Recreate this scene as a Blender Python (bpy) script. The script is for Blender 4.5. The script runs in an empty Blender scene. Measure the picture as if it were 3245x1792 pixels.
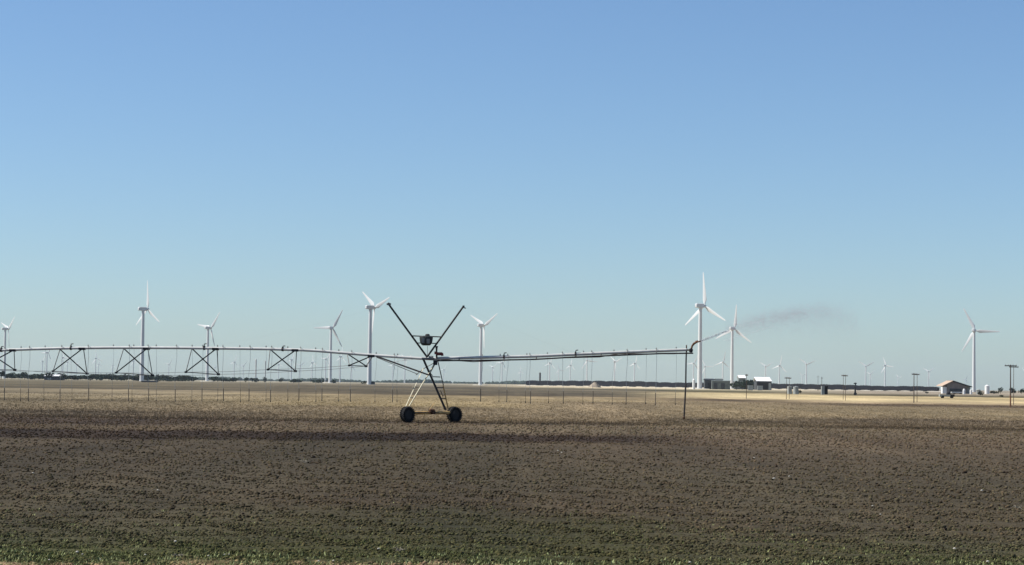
import bpy, math, random
import numpy as np
from mathutils import Vector, Matrix, Euler
random.seed(7); np.random.seed(7)
R = math.radians
SC = bpy.context.scene
COL = SC.collection

# ------------------------------------------------------------------ camera, world, sun, exposure
W0, H0, F0 = 3245.0, 1792.0, 7000.0        # picture size and focal length in photo pixels
EYE = 2.54                                  # camera height (m)
ROLL = -0.0135
PITCH = math.atan((1216 - 896) / F0)
cd = bpy.data.cameras.new("camera"); cam = bpy.data.objects.new("camera", cd); COL.objects.link(cam)
cd.sensor_fit = 'HORIZONTAL'; cd.sensor_width = 36.0; cd.lens = 36.0 * F0 / W0
cd.clip_start = 0.5; cd.clip_end = 80000
cam.location = (0, 0, EYE)
cam.rotation_mode = 'QUATERNION'
Mrot = Matrix.Rotation(math.pi / 2 + PITCH, 3, 'X') @ Matrix.Rotation(-ROLL, 3, 'Z')
cam.rotation_quaternion = Mrot.to_quaternion()
SC.camera = cam

SUN_EL, SUN_AZ = R(48), R(-86)              # azimuth measured from +Y towards +X
w = bpy.data.worlds.new("World"); SC.world = w; w.use_nodes = True
nt = w.node_tree; nt.nodes.clear()
sky = nt.nodes.new('ShaderNodeTexSky'); sky.sky_type = 'NISHITA'; sky.sun_disc = False
sky.sun_elevation = SUN_EL; sky.sun_rotation = SUN_AZ
sky.altitude = 900; sky.air_density = 1.0; sky.dust_density = 0.8; sky.ozone_density = 2.0
bg = nt.nodes.new('ShaderNodeBackground'); bg.inputs[1].default_value = 0.062
wo = nt.nodes.new('ShaderNodeOutputWorld')
wb = nt.nodes.new('ShaderNodeMix'); wb.data_type = 'RGBA'; wb.blend_type = 'MULTIPLY'; wb.inputs[0].default_value = 1.0
wb.inputs[7].default_value = (1.01, 1.215, 1.445, 1)   # the camera's cool white balance
nt.links.new(sky.outputs[0], wb.inputs[6]); nt.links.new(wb.outputs[2], bg.inputs[0]); nt.links.new(bg.outputs[0], wo.inputs[0])
sd = bpy.data.lights.new("sun", 'SUN'); sun = bpy.data.objects.new("sun", sd); COL.objects.link(sun)
sd.energy = 5.0; sd.angle = R(0.5); sd.color = (1.0, 0.95, 0.87)
sdir = Vector((math.sin(SUN_AZ) * math.cos(SUN_EL), math.cos(SUN_AZ) * math.cos(SUN_EL), math.sin(SUN_EL)))
sun.rotation_mode = 'QUATERNION'; sun.rotation_quaternion = sdir.to_track_quat('Z', 'Y')
sun.location = (0, 0, 300)
SC.view_settings.view_transform = 'Standard'; SC.view_settings.look = 'None'
SC.view_settings.gamma = 1.0; SC.view_settings.use_curve_mapping = False
SC.view_settings.exposure = 0.45
SC.render.engine = 'CYCLES'
SC.cycles.volume_bounces = 1; SC.cycles.max_bounces = 6

def P(px, py, D):
    """the point of the place seen at photo position (px, py) at depth D"""
    d = Mrot @ Vector(((px - W0 / 2) / F0, -(py - H0 / 2) / F0, -1.0))
    return Vector((0, 0, EYE)) + d * (D / d.y)
def G(px, D):
    """the ground point straight below picture column px at depth D"""
    hy = 1216 + 0.0135 * (px - 1622)
    p = P(px, hy + EYE * F0 / D, D); p.z = 0.0
    return p
def hor(px): return 1216 + 0.0135 * (px - 1622)
def ppm(D): return F0 / D

def lin(c):
    return tuple(((v / 255) / 12.92 if v <= 10 else ((v / 255 + 0.055) / 1.055) ** 2.4) for v in c)

# ------------------------------------------------------------------ helpers
def mat(name, col, rough=0.7, metal=0.0, var=0.12, scale=3.0, spec=0.3, col2=None):
    m = bpy.data.materials.new(name); m.use_nodes = True
    t = m.node_tree; b = t.nodes['Principled BSDF']
    b.inputs['Roughness'].default_value = rough; b.inputs['Metallic'].default_value = metal
    b.inputs['Specular IOR Level'].default_value = spec
    tc = t.nodes.new('ShaderNodeTexCoord'); n = t.nodes.new('ShaderNodeTexNoise')
    n.inputs['Scale'].default_value = scale; n.inputs['Detail'].default_value = 5
    rp = t.nodes.new('ShaderNodeValToRGB')
    c2 = col2 or tuple(v * (1 - 2 * var) for v in col)
    rp.color_ramp.elements[0].position = 0.35; rp.color_ramp.elements[1].position = 0.65
    rp.color_ramp.elements[0].color = (*c2, 1); rp.color_ramp.elements[1].color = (*col, 1)
    t.links.new(tc.outputs['Object'], n.inputs['Vector']); t.links.new(n.outputs['Fac'], rp.inputs[0])
    t.links.new(rp.outputs[0], b.inputs['Base Color'])
    return m

M = dict(
    white=mat('turbine_white', (.60, .61, .60), .4, 0, .02, .3),
    galv=mat('galvanised_steel', (.55, .55, .52), .45, 0, .08, 2.5),
    galv_dull=mat('dull_galvanised', (.24, .24, .22), .6, 0, .2, 3),
    steel=mat('dark_steel', (.055, .05, .047), .7, .1, .25, 6, col2=(.035, .03, .028)),  # near-black steel tone, varied by noise
    yellow=mat('faded_yellow_steel', (.66, .42, .15), .6, 0, .2, 3, col2=(.42, .25, .10)),
    sunlit_galv=mat('sunlit_galvanised', (.50, .46, .32), .6, 0, .1, 3),  # sunlit look of galvanised steel put into the colour
    rust=mat('rusty_steel', (.16, .075, .035), .85, .1, .2, 5, col2=(.07, .035, .02)),
    rubber=mat('tyre_rubber', (.018, .018, .019), .85, 0, .2, 8, spec=.15),
    tank=mat('tank_plastic', (.05, .055, .053), .6, 0, .2, 3),
    hose=mat('drop_hose_rubber', (.30, .33, .34), .8, 0, .1, 3),
    weight=mat('weight_plastic', (.17, .14, .105), .8, 0, .1, 3),
    cable=mat('cable_steel', (.25, .25, .25), .6, .3, .1, 3),
    red=mat('red_fitting', (.22, .05, .035), .6, 0, .2, 5),
    coal=mat('dark_railcar_paint', (.020, .020, .026), .8, 0, .25, .6, spec=.1),
    coalload=mat('coal', (.018, .018, .02), .9, 0, .3, 2, spec=.1),
    wood=mat('pole_wood', (.11, .085, .065), .9, 0, .2, 4, col2=(.07, .055, .045)),
    rwood=mat('orange_stained_wood', (.26, .10, .045), .9, 0, .2, 2, col2=(.13, .06, .035)),
    insul=mat('insulator_porcelain', (.28, .27, .25), .3, 0, .1, 4),
    wroof=mat('white_metal_roof', (.82, .82, .80), .4, 0, .02, .3),
    wpaint=mat('white_paint', (.74, .74, .71), .5, 0, .06, .6),
    groof=mat('grey_roof', (.33, .33, .32), .6, .1, .1, .4),
    dwall=mat('dark_metal_wall', (.055, .06, .065), .7, 0, .2, .5),
    gwall=mat('grey_green_wall', (.14, .16, .15), .8, 0, .15, .5),
    tanroof=mat('tan_roof', (.50, .37, .27), .7, 0, .1, .4),
    tanwall=mat('tan_barn_wall', (.23, .20, .18), .8, 0, .15, .4),
    glass=mat('dark_glass', (.03, .035, .04), .15, 0, .1, 3, spec=.5),
    grey=mat('light_grey_paint', (.33, .35, .33), .6, 0, .1, .6),
    black=mat('black_plastic', (.015, .013, .014), .6, 0, .1, 3),
    leaf=mat('tree_foliage', (.040, .058, .036), .9, 0, .2, .35, spec=.1, col2=(.028, .042, .03)),
    bush=mat('dry_bush', (.115, .115, .075), .9, 0, .2, .5, spec=.1, col2=(.06, .06, .045)),
    bark=mat('bark', (.09, .07, .055), .9, 0, .2, 2),
    dirt=mat('pale_dirt', (.30, .25, .19), .95, 0, .15, .4),
    dstalk=mat('dry_stalk', (.26, .23, .17), .9, 0, .2, 9),
    stone=mat('pale_stone', (.50, .47, .40), .9, 0, .15, 9),
    dclod=mat('black_clod', (.016, .012, .011), .95, 0, .2, 9, spec=.1),  # near-black tone for the dark spots on the soil
    gravel=mat('gravel_pad', (.52, .49, .42), .95, 0, .1, .3),
)

class MB:
    def __init__(s): s.v = []; s.f = []
    def face_block(s, vs, fs):
        o = len(s.v); s.v += [tuple(v) for v in vs]; s.f += [tuple(i + o for i in f) for f in fs]; return s
    def box(s, c, size, rot=None):
        hx, hy, hz = [q / 2 for q in size]; c = Vector(c)
        vs = [Vector((x, y, z)) for x in (-hx, hx) for y in (-hy, hy) for z in (-hz, hz)]
        if rot is not None: vs = [rot @ v for v in vs]
        return s.face_block([c + v for v in vs], [(0, 1, 3, 2), (4, 6, 7, 5), (0, 4, 5, 1), (2, 3, 7, 6), (0, 2, 6, 4), (1, 5, 7, 3)])
    def path(s, pts, r, n=8, cap=True):
        pts = [Vector(p) for p in pts]
        rs = r if isinstance(r, (list, tuple)) else [r] * len(pts)
        vs = []; fs = []; up = None
        for i, p in enumerate(pts):
            a = pts[max(i - 1, 0)]; b = pts[min(i + 1, len(pts) - 1)]
            t = (b - a).normalized()
            if up is None: up = Vector((0, 0, 1)) if abs(t.z) < .9 else Vector((0, 1, 0))
            x = t.cross(up).normalized(); y = x.cross(t).normalized(); up = y
            for k in range(n):
                an = 2 * math.pi * (k + .5) / n
                vs.append(p + x * math.cos(an) * rs[i] + y * math.sin(an) * rs[i])
        for i in range(len(pts) - 1):
            for k in range(n):
                k2 = (k + 1) % n
                fs.append((i * n + k, i * n + k2, (i + 1) * n + k2, (i + 1) * n + k))
        if cap:
            fs.append(tuple(range(n - 1, -1, -1))); m = (len(pts) - 1) * n; fs.append(tuple(m + k for k in range(n)))
        return s.face_block(vs, fs)
    def beam(s, a, b, wd, hg=None):
        """angle-iron like bar: two thin flats set at a right angle"""
        a = Vector(a); b = Vector(b); hg = hg or wd; t = (b - a); L = t.length; t.normalize()
        up = Vector((0, 0, 1)) if abs(t.z) < .95 else Vector((1, 0, 0))
        x = t.cross(up).normalized(); y = x.cross(t).normalized()
        rot = Matrix((x, t, y)).transposed(); c = (a + b) / 2
        s.box(c + y * (hg / 2), (wd, L, wd * .14), rot)
        s.box(c + x * (wd / 2), (wd * .14, L, hg), rot)
        return s
    def lathe(s, prof, c, axis, n=24):
        """profile of (radius, offset along axis)"""
        c = Vector(c); ax = Vector(axis).normalized()
        up = Vector((0, 0, 1)) if abs(ax.z) < .9 else Vector((1, 0, 0))
        x = ax.cross(up).normalized(); y = x.cross(ax)
        vs = []; fs = []
        for r_, h in prof:
            for k in range(n):
                an = 2 * math.pi * k / n
                vs.append(c + ax * h + (x * math.cos(an) + y * math.sin(an)) * r_)
        for i in range(len(prof) - 1):
            for k in range(n):
                k2 = (k + 1) % n
                fs.append((i * n + k, i * n + k2, (i + 1) * n + k2, (i + 1) * n + k))
        fs.append(tuple(range(n))); m = (len(prof) - 1) * n; fs.append(tuple(m + k for k in range(n - 1, -1, -1)))
        return s.face_block(vs, fs)
    def build(s, name, m, parent=None, smooth=False, org=None):
        """vertices are world positions; they are stored relative to the parent's (or org's) place"""
        o_ = Vector((0, 0, 0)); q = parent
        while q is not None: o_ += Vector(q.location); q = q.parent
        loc = Vector((0, 0, 0)) if org is None else Vector(org) - o_
        base = o_ + loc
        me = bpy.data.meshes.new(name)
        me.from_pydata([tuple(Vector(v) - base) for v in s.v], [], s.f); me.update()
        import bmesh
        bm = bmesh.new(); bm.from_mesh(me); bmesh.ops.recalc_face_normals(bm, faces=bm.faces); bm.to_mesh(me); bm.free()
        if smooth:
            me.polygons.foreach_set('use_smooth', [True] * len(me.polygons))
            try: me.set_sharp_from_angle(angle=R(40))
            except Exception: pass
        me.materials.append(m)
        ob = bpy.data.objects.new(name, me); COL.objects.link(ob); ob.location = loc
        if parent is not None: ob.parent = parent
        return ob

def np_mesh(name, V, F, m, cols=None, kind=None):
    """V (n,3); F (k,3) or (k,4)"""
    me = bpy.data.meshes.new(name)
    k = F.shape[1]
    me.vertices.add(len(V)); me.vertices.foreach_set('co', V.astype(np.float32).ravel())
    me.loops.add(F.size); me.loops.foreach_set('vertex_index', F.astype(np.int32).ravel())
    me.polygons.add(len(F)); me.polygons.foreach_set('loop_start', np.arange(0, F.size, k, dtype=np.int32))
    me.polygons.foreach_set('loop_total', np.full(len(F), k, dtype=np.int32))
    if cols is not None:
        a = me.color_attributes.new('field_colour', 'FLOAT_COLOR', 'POINT')
        a.data.foreach_set('color', np.concatenate([cols, np.ones((len(cols), 1))], 1).astype(np.float32).ravel())
    me.update(calc_edges=True); me.validate()
    me.materials.append(m)
    ob = bpy.data.objects.new(name, me); COL.objects.link(ob)
    if kind: ob['kind'] = kind
    return ob

def tag(o, label, cat, group=None, kind=None):
    o['label'] = label; o['category'] = cat
    if group: o['group'] = group
    if kind: o['kind'] = kind
    return o
def empty(name, loc, label, cat, group=None):
    o = bpy.data.objects.new(name, None); COL.objects.link(o); o.location = loc; o.empty_display_size = .3
    return tag(o, label, cat, group)
def part_label(o, l): o['label'] = l; return o

# ------------------------------------------------------------------ fields: colours by place
KK = EYE * F0
ALB = np.array([.71, .65, .55])
# columns: bearing (as photo column), list of (depth key dy = KK/distance, colour as seen in sunshine)
COLS = [
 (300, [(0, (145,150,142)), (5, (162,160,144)), (8, (150,146,128)), (9, (110,105,86)), (12, (128,121,100)), (15, (106,100,80)), (20, (116,109,88)), (24, (100,94,76)), (29, (110,102,82)), (31, (84,78,64)), (34, (90,84,68)),
        (36, (146,136,112)), (46, (136,126,103)), (50, (120,111,91)), (53, (152,141,115)), (66, (148,136,108)), (69, (120,108,84)), (78, (142,130,104)),
        (98, (132,119,96)), (106, (98,87,72)), (116, (112,102,88)), (124, (96,85,72)), (130, (72,62,52)), (144, (74,64,54)), (150, (96,86,72)), (160, (92,82,68)),
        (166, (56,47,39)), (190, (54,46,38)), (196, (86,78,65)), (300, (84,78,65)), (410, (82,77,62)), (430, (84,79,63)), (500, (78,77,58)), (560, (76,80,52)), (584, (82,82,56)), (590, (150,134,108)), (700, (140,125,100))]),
 (1400, [(0, (145,150,142)), (3, (160,158,143)), (7, (150,146,130)), (9, (116,110,94)), (11, (132,125,106)), (14, (100,94,80)), (19, (94,88,74)), (22, (114,107,88)), (25, (98,91,75)), (28, (86,80,66)), (32, (106,98,80)), (36, (92,84,68)), (39, (80,72,58)),
        (42, (152,138,104)), (60, (162,147,110)), (74, (160,145,106)), (80, (126,112,86)), (90, (146,132,106)), (112, (140,126,102)), (120, (116,104,84)), (128, (82,72,60)),
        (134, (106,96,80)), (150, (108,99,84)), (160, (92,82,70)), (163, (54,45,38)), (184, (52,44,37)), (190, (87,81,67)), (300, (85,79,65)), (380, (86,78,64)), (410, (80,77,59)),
        (560, (76,79,52)), (569, (80,80,55)), (574, (150,134,108)), (700, (140,125,100))]),
 (1900, [(0, (170,165,150)), (3, (212,200,172)), (9, (222,210,182)), (12, (150,145,125)), (14, (92,88,72)), (19, (122,115,98)), (22, (96,90,76)), (26, (112,105,88)), (30, (88,82,68)), (34, (98,90,75)), (37, (84,76,62)),
        (40, (150,136,106)), (52, (168,153,118)), (56, (124,110,86)), (64, (146,132,106)), (108, (142,128,104)), (118, (112,100,82)), (124, (86,76,64)),
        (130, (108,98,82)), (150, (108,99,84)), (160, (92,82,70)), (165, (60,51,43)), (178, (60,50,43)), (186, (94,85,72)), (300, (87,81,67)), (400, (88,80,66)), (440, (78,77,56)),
        (560, (76,77,52)), (700, (92,96,60))]),
 (2300, [(0, (170,165,150)), (2, (216,206,176)), (9, (226,216,188)), (12, (160,156,130)), (15, (98,94,68)), (19, (108,102,74)), (21, (196,182,140)), (30, (206,192,150)), (38, (200,184,144)), (41, (110,94,74)), (46, (104,90,70)),
        (50, (146,132,104)), (70, (152,138,108)), (96, (148,134,106)), (104, (120,108,88)), (110, (90,80,66)), (118, (112,102,84)), (130, (118,108,90)), (138, (88,78,66)), (146, (104,94,78)), (170, (96,86,74)), (300, (89,83,69)), (440, (87,81,66)), (500, (82,80,62)), (560, (80,80,58)), (700, (92,96,60))]),
 (2800, [(0, (150,145,135)), (4, (156,150,138)), (12, (166,158,146)), (17, (150,142,128)), (20, (92,88,66)), (23, (96,90,68)), (25, (204,188,142)), (36, (210,194,150)), (42, (190,174,136)), (47, (160,144,116)), (49, (104,88,70)), (54, (100,86,68)),
        (58, (148,134,106)), (78, (154,140,110)), (92, (142,128,102)), (98, (102,90,74)), (106, (116,104,86)), (118, (110,98,80)), (124, (88,78,64)), (132, (104,94,78)), (170, (98,88,75)), (300, (89,83,69)), (440, (87,81,66)), (500, (82,80,62)), (560, (80,80,58)), (700, (92,96,60))]),
]
def snoise(x, seed):
    r_ = np.random.RandomState(seed); o = np.zeros_like(x)
    for k in range(6):
        fq = 1.9 ** k; o = o + np.sin(x * fq + r_.rand() * 6.3) / (1.3 ** k)
    return o / 3
def field_colour(X, Y):
    az = X / Y; u = 1622 + F0 * az; dy = KK / Y
    dy = dy * (1 + 0.018 * snoise(az * 60, 3) + 0.010 * snoise(az * 260, 5)) + 0.5 * snoise(az * 90 + dy * .05, 9) * np.clip(dy / 60, 0.2, 1)
    us = np.array([c[0] for c in COLS]); res = []
    for _, kl in COLS:
        ks = np.array([k[0] for k in kl], float); cs = np.array([lin(k[1]) for k in kl])
        res.append(np.stack([np.interp(dy, ks, cs[:, i]) for i in range(3)], -1))
    res = np.array(res); out = np.zeros(res.shape[1:])
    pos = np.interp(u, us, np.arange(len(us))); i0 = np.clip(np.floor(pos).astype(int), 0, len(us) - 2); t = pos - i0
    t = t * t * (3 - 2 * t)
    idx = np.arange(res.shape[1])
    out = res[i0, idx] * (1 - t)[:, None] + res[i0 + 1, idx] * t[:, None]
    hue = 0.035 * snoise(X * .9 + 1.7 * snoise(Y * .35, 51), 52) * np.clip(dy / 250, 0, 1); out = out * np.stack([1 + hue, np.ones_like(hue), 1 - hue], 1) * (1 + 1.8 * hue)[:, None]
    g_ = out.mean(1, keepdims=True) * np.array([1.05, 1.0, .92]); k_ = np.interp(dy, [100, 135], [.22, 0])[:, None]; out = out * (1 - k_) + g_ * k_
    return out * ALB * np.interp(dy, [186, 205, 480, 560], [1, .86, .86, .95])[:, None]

def ground_material(name, attr=True):
    m = bpy.data.materials.new(name); m.use_nodes = True; t = m.node_tree; b = t.nodes['Principled BSDF']
    b.inputs['Roughness'].default_value = .95; b.inputs['Specular IOR Level'].default_value = .1
    if attr:
        a = t.nodes.new('ShaderNodeAttribute'); a.attribute_name = 'field_colour'; src = a.outputs['Color']
    else:
        rgb = t.nodes.new('ShaderNodeRGB'); rgb.outputs[0].default_value = (.2, .16, .11, 1); src = rgb.outputs[0]
    tc = t.nodes.new('ShaderNodeTexCoord')
    prev = None
    for sc, st, amt in (((.9, .12, 1), 1.0, .5), ((.16, .014, 1), 1.0, .7), ((.02, .006, 1), 1.0, .7), ((9, 2.5, 1), 1.0, .8), ((26, 9, 1), 1.0, .7)):
        mp = t.nodes.new('ShaderNodeMapping'); mp.inputs['Scale'].default_value = sc
        n = t.nodes.new('ShaderNodeTexNoise'); n.inputs['Scale'].default_value = st; n.inputs['Detail'].default_value = 3
        t.links.new(tc.outputs['Object'], mp.inputs[0]); t.links.new(mp.outputs[0], n.inputs['Vector'])
        mr = t.nodes.new('ShaderNodeMapRange'); mr.inputs[1].default_value = .25; mr.inputs[2].default_value = .75
        mr.inputs[3].default_value = 1 - amt / 2; mr.inputs[4].default_value = 1 + amt / 2
        t.links.new(n.outputs['Fac'], mr.inputs[0])
        if prev is None: prev = mr.outputs[0]
        else:
            mu = t.nodes.new('ShaderNodeMath'); mu.operation = 'MULTIPLY'
            t.links.new(prev, mu.inputs[0]); t.links.new(mr.outputs[0], mu.inputs[1]); prev = mu.outputs[0]
    vm = t.nodes.new('ShaderNodeVectorMath'); vm.operation = 'SCALE'
    t.links.new(src, vm.inputs[0]); t.links.new(prev, vm.inputs['Scale']); t.links.new(vm.outputs[0], b.inputs['Base Color'])
    return m

def grid(dys, azs, zfun=None):
    Y = KK / dys; YY, AZ = np.meshgrid(Y, azs, indexing='ij'); XX = AZ * YY
    ZZ = np.zeros_like(XX) if zfun is None else zfun(XX, YY)
    V = np.stack([XX.ravel(), YY.ravel(), ZZ.ravel()], 1)
    n, m_ = len(dys), len(azs); i, j = np.meshgrid(np.arange(n - 1), np.arange(m_ - 1), indexing='ij')
    a = (i * m_ + j).ravel(); F = np.stack([a, a + 1, a + m_ + 1, a + m_], 1)
    return V, F
dys = np.concatenate([np.linspace(3200, 660, 40), np.linspace(655, 200, 260), np.linspace(199.4, 1.6, 420), [1.4, 1.25]])
azs = np.concatenate([np.linspace(-.6, -.26, 14), np.linspace(-.25, .25, 320), np.linspace(.26, .6, 14)])
def zf(X, Y):
    near = np.clip((160 - Y) / 60, 0, 1)
    return near * (0.018 * snoise(X * 2.1 + Y * 1.3, 1) + 0.018 * snoise(Y * 2.7 - X * .8, 2))
V, F = grid(dys, azs, zf)
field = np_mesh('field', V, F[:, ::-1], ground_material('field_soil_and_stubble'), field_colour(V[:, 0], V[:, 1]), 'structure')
field['label'] = 'ploughed brown field with dry straw stubble bands behind'
mb = MB(); mb.face_block([(-22000, -3000, -.3), (22000, -3000, -.3), (22000, 14000, -.3), (-22000, 14000, -.3)], [(0, 1, 2, 3)])
gr = mb.build('ground', ground_material('far_ground', False)); gr['kind'] = 'structure'

# ------------------------------------------------------------------ scattered stuff (soil clods, stubble, weeds)
def attr_mat(name, rough=.95):
    m = bpy.data.materials.new(name); m.use_nodes = True; t = m.node_tree; b = t.nodes['Principled BSDF']
    b.inputs['Roughness'].default_value = rough; b.inputs['Specular IOR Level'].default_value = .1
    a = t.nodes.new('ShaderNodeAttribute'); a.attribute_name = 'field_colour'
    n = t.nodes.new('ShaderNodeTexNoise'); n.inputs['Scale'].default_value = 30
    mr = t.nodes.new('ShaderNodeMapRange'); mr.inputs[3].default_value = .75; mr.inputs[4].default_value = 1.25
    vm = t.nodes.new('ShaderNodeVectorMath'); vm.operation = 'SCALE'
    t.links.new(n.outputs['Fac'], mr.inputs[0]); t.links.new(a.outputs['Color'], vm.inputs[0])
    t.links.new(mr.outputs[0], vm.inputs['Scale']); t.links.new(vm.outputs[0], b.inputs['Base Color'])
    return m
def scatter(n, d0, d1, fade=None):
    """points spread over the land between two distances (given as KK/distance), thinning with distance"""
    dy = np.random.uniform(d0, d1, n); az = np.random.uniform(-.29, .29, n); Y = KK / dy
    return az * Y, Y
ph = (1 + 5 ** .5) / 2
ICO = np.array([(-1, ph, 0), (1, ph, 0), (-1, -ph, 0), (1, -ph, 0), (0, -1, ph), (0, 1, ph), (0, -1, -ph), (0, 1, -ph), (ph, 0, -1), (ph, 0, 1), (-ph, 0, -1), (-ph, 0, 1)]) / math.sqrt(1 + ph * ph)
ICF = np.array([(0,11,5),(0,5,1),(0,1,7),(0,7,10),(0,10,11),(1,5,9),(5,11,4),(11,10,2),(10,7,6),(7,1,8),(3,9,4),(3,4,2),(3,2,6),(3,6,8),(3,8,9),(4,9,5),(2,4,11),(6,2,10),(8,6,7),(9,8,1)])
def clods(name, n, d0, d1, size, bright=(.6, 1.45)):
    X, Y = scatter(n, d0, d1)
    k_ = np.random.rand(n) < .72 + .55 * snoise(X * 1.1 + 2 * snoise(Y * .5, 61), 62) * snoise(Y * .8 + X * .2, 63) + .2 * snoise(Y * .33, 64)
    X, Y = X[k_], Y[k_]; n = len(X)
    s = size[0] + (size[1] - size[0]) * np.random.rand(n) ** 2.2
    s = s * np.clip((Y / 60) ** .55, .75, 1.8)
    sc = np.stack([s * np.random.uniform(.8, 1.7, n), s * np.random.uniform(.8, 1.5, n), s * np.random.uniform(.6, 1.15, n)], 1)
    th = np.random.rand(n) * 6.28
    V = ICO[None] * np.random.uniform(.68, 1.25, (n, 12, 1)) * sc[:, None]
    c, s_ = np.cos(th)[:, None], np.sin(th)[:, None]
    V = np.stack([V[..., 0] * c - V[..., 1] * s_, V[..., 0] * s_ + V[..., 1] * c, V[..., 2]], -1)
    V[..., 0] += X[:, None]; V[..., 1] += Y[:, None]; V[..., 2] += (sc[:, 2] * .25)[:, None]
    col = field_colour(X, Y) * np.random.uniform(bright[0], bright[1], (n, 1)) * np.random.uniform(.93, 1.07, (n, 3))
    F = (ICF[None] + 12 * np.arange(n)[:, None, None]).reshape(-1, 3)
    return np_mesh(name, V.reshape(-1, 3), F, attr_mat(name + '_soil'), np.repeat(col, 12, 0), 'stuff')
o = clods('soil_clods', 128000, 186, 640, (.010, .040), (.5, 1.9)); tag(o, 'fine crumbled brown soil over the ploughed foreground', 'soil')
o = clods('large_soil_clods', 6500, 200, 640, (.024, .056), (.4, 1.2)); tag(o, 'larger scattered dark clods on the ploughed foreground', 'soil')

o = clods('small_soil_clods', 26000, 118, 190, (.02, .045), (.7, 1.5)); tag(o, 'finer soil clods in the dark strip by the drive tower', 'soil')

def blades(name, n, d0, d1, h, wd, per, cfun, lean=.5, keep=None):
    X, Y = scatter(n, d0, d1)
    if keep is not None:
        k = keep(X, Y); X, Y = X[k], Y[k]; n = len(X)
    hs = np.random.uniform(h[0], h[1], (n, 1)) * np.random.uniform(.6, 1.1, (n, per))
    th = np.random.rand(n, per) * 6.28
    bx = X[:, None] + np.random.normal(0, wd * 2.0, (n, per)); by = Y[:, None] + np.random.normal(0, wd * 2.0, (n, per))
    ln = np.random.uniform(.1, lean, (n, per)) * hs
    tx = bx + np.cos(th) * ln; ty = by + np.sin(th) * ln
    wx = -np.sin(th) * wd / 2; wy = np.cos(th) * wd / 2
    V = np.stack([np.stack([bx - wx, by - wy, hs * 0 - .01], -1), np.stack([bx + wx, by + wy, hs * 0 - .01], -1), np.stack([tx, ty, hs], -1)], 2)
    col = np.repeat(cfun(X, Y), per * 3, 0) * np.repeat(np.random.uniform(.8, 1.2, (n * per, 1)), 3, 0)
    F = np.arange(n * per * 3).reshape(-1, 3)
    return np_mesh(name, V.reshape(-1, 3), F, attr_mat(name + '_blades', .8), col, 'stuff')
def dry_c(X, Y): return field_colour(X, Y) * np.random.uniform(.85, 1.75, (len(X), 1))
o = blades('dry_stubble', 53000, 48, 128, (.05, .13), .03, 6, dry_c); tag(o, 'short dry straw stubble covering the tan field', 'stubble')
def res_c(X, Y): return field_colour(X, Y) * np.random.uniform(1.0, 2.6, (len(X), 1))
o = blades('crop_residue', 16000, 150, 600, (.012, .04), .012, 3, res_c, 2.6); tag(o, 'pale bits of old stalks lying over the brown soil', 'residue')
def green_c(X, Y):
    base = np.array([lin((94, 100, 58))]); b2 = np.array([lin((172, 176, 118))]); b3 = np.array([lin((80, 84, 52))])
    r_ = np.random.rand(len(X), 1)
    return np.where(r_ < .12, b2, np.where(r_ < .6, base, b3)) * np.random.uniform(.6, 1.25, (len(X), 1))
def gkeep(X, Y):
    dy = KK / Y; p = np.interp(dy, [360, 420, 500, 545, 580], [0, .06, .16, .45, .85])
    p = p * (0.5 + 1.3 * snoise(X * .5 + Y * .3, 21)) + .25 * snoise(X * 3.1, 22) * p
    return np.random.rand(len(X)) < p
o = blades('green_weeds', 62000, 370, 620, (.015, .055), .012, 6, green_c, 1.2, gkeep); tag(o, 'patchy low green weeds along the near field edge', 'weeds')
def pale_c(X, Y): return np.array([lin((135, 142, 98))]) * np.random.uniform(.4, 1.3, (len(X), 1))
o = blades('broadleaf_weeds', 6500, 535, 640, (.03, .06), .03, 7, pale_c, 1.4, lambda X, Y: np.random.rand(len(X)) < np.clip((KK / Y - 535) / 60, .05, 1) * (.5 + .9 * snoise(X * 1.7, 41))); tag(o, 'pale broad leaved weeds at the very bottom edge', 'weeds')

# ------------------------------------------------------------------ wind turbines
def blade_mesh():
    st = [(0, .55, .55), (.6, .55, .5), (2.2, .75, .42), (5.5, 1.35, .26), (10, 1.15, .19), (17, .85, .13), (24, .58, .09), (29, .36, .05), (30, .12, .03)]
    mb = MB(); n = 10; vs = []; fs = []
    for i, (z, c0, t) in enumerate(st):
        tw = R(16) * (1 - z / 30)
        for k in range(n):
            a = 2 * math.pi * k / n
            c = c0 * (1.45 if z > 3 else 1.1); x = math.cos(a) * c + (c * .28 if z > 1 else 0); y = math.sin(a) * t
            vs.append((x * math.cos(tw) - y * math.sin(tw), x * math.sin(tw) + y * math.cos(tw), z))
    for i in range(len(st) - 1):
        for k in range(n):
            k2 = (k + 1) % n; fs.append((i * n + k, i * n + k2, (i + 1) * n + k2, (i + 1) * n + k))
    fs.append(tuple(range(n))); m = (len(st) - 1) * n; fs.append(tuple(m + k for k in range(n)))
    mb.face_block(vs, fs); return mb
HUB = 69.0
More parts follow.
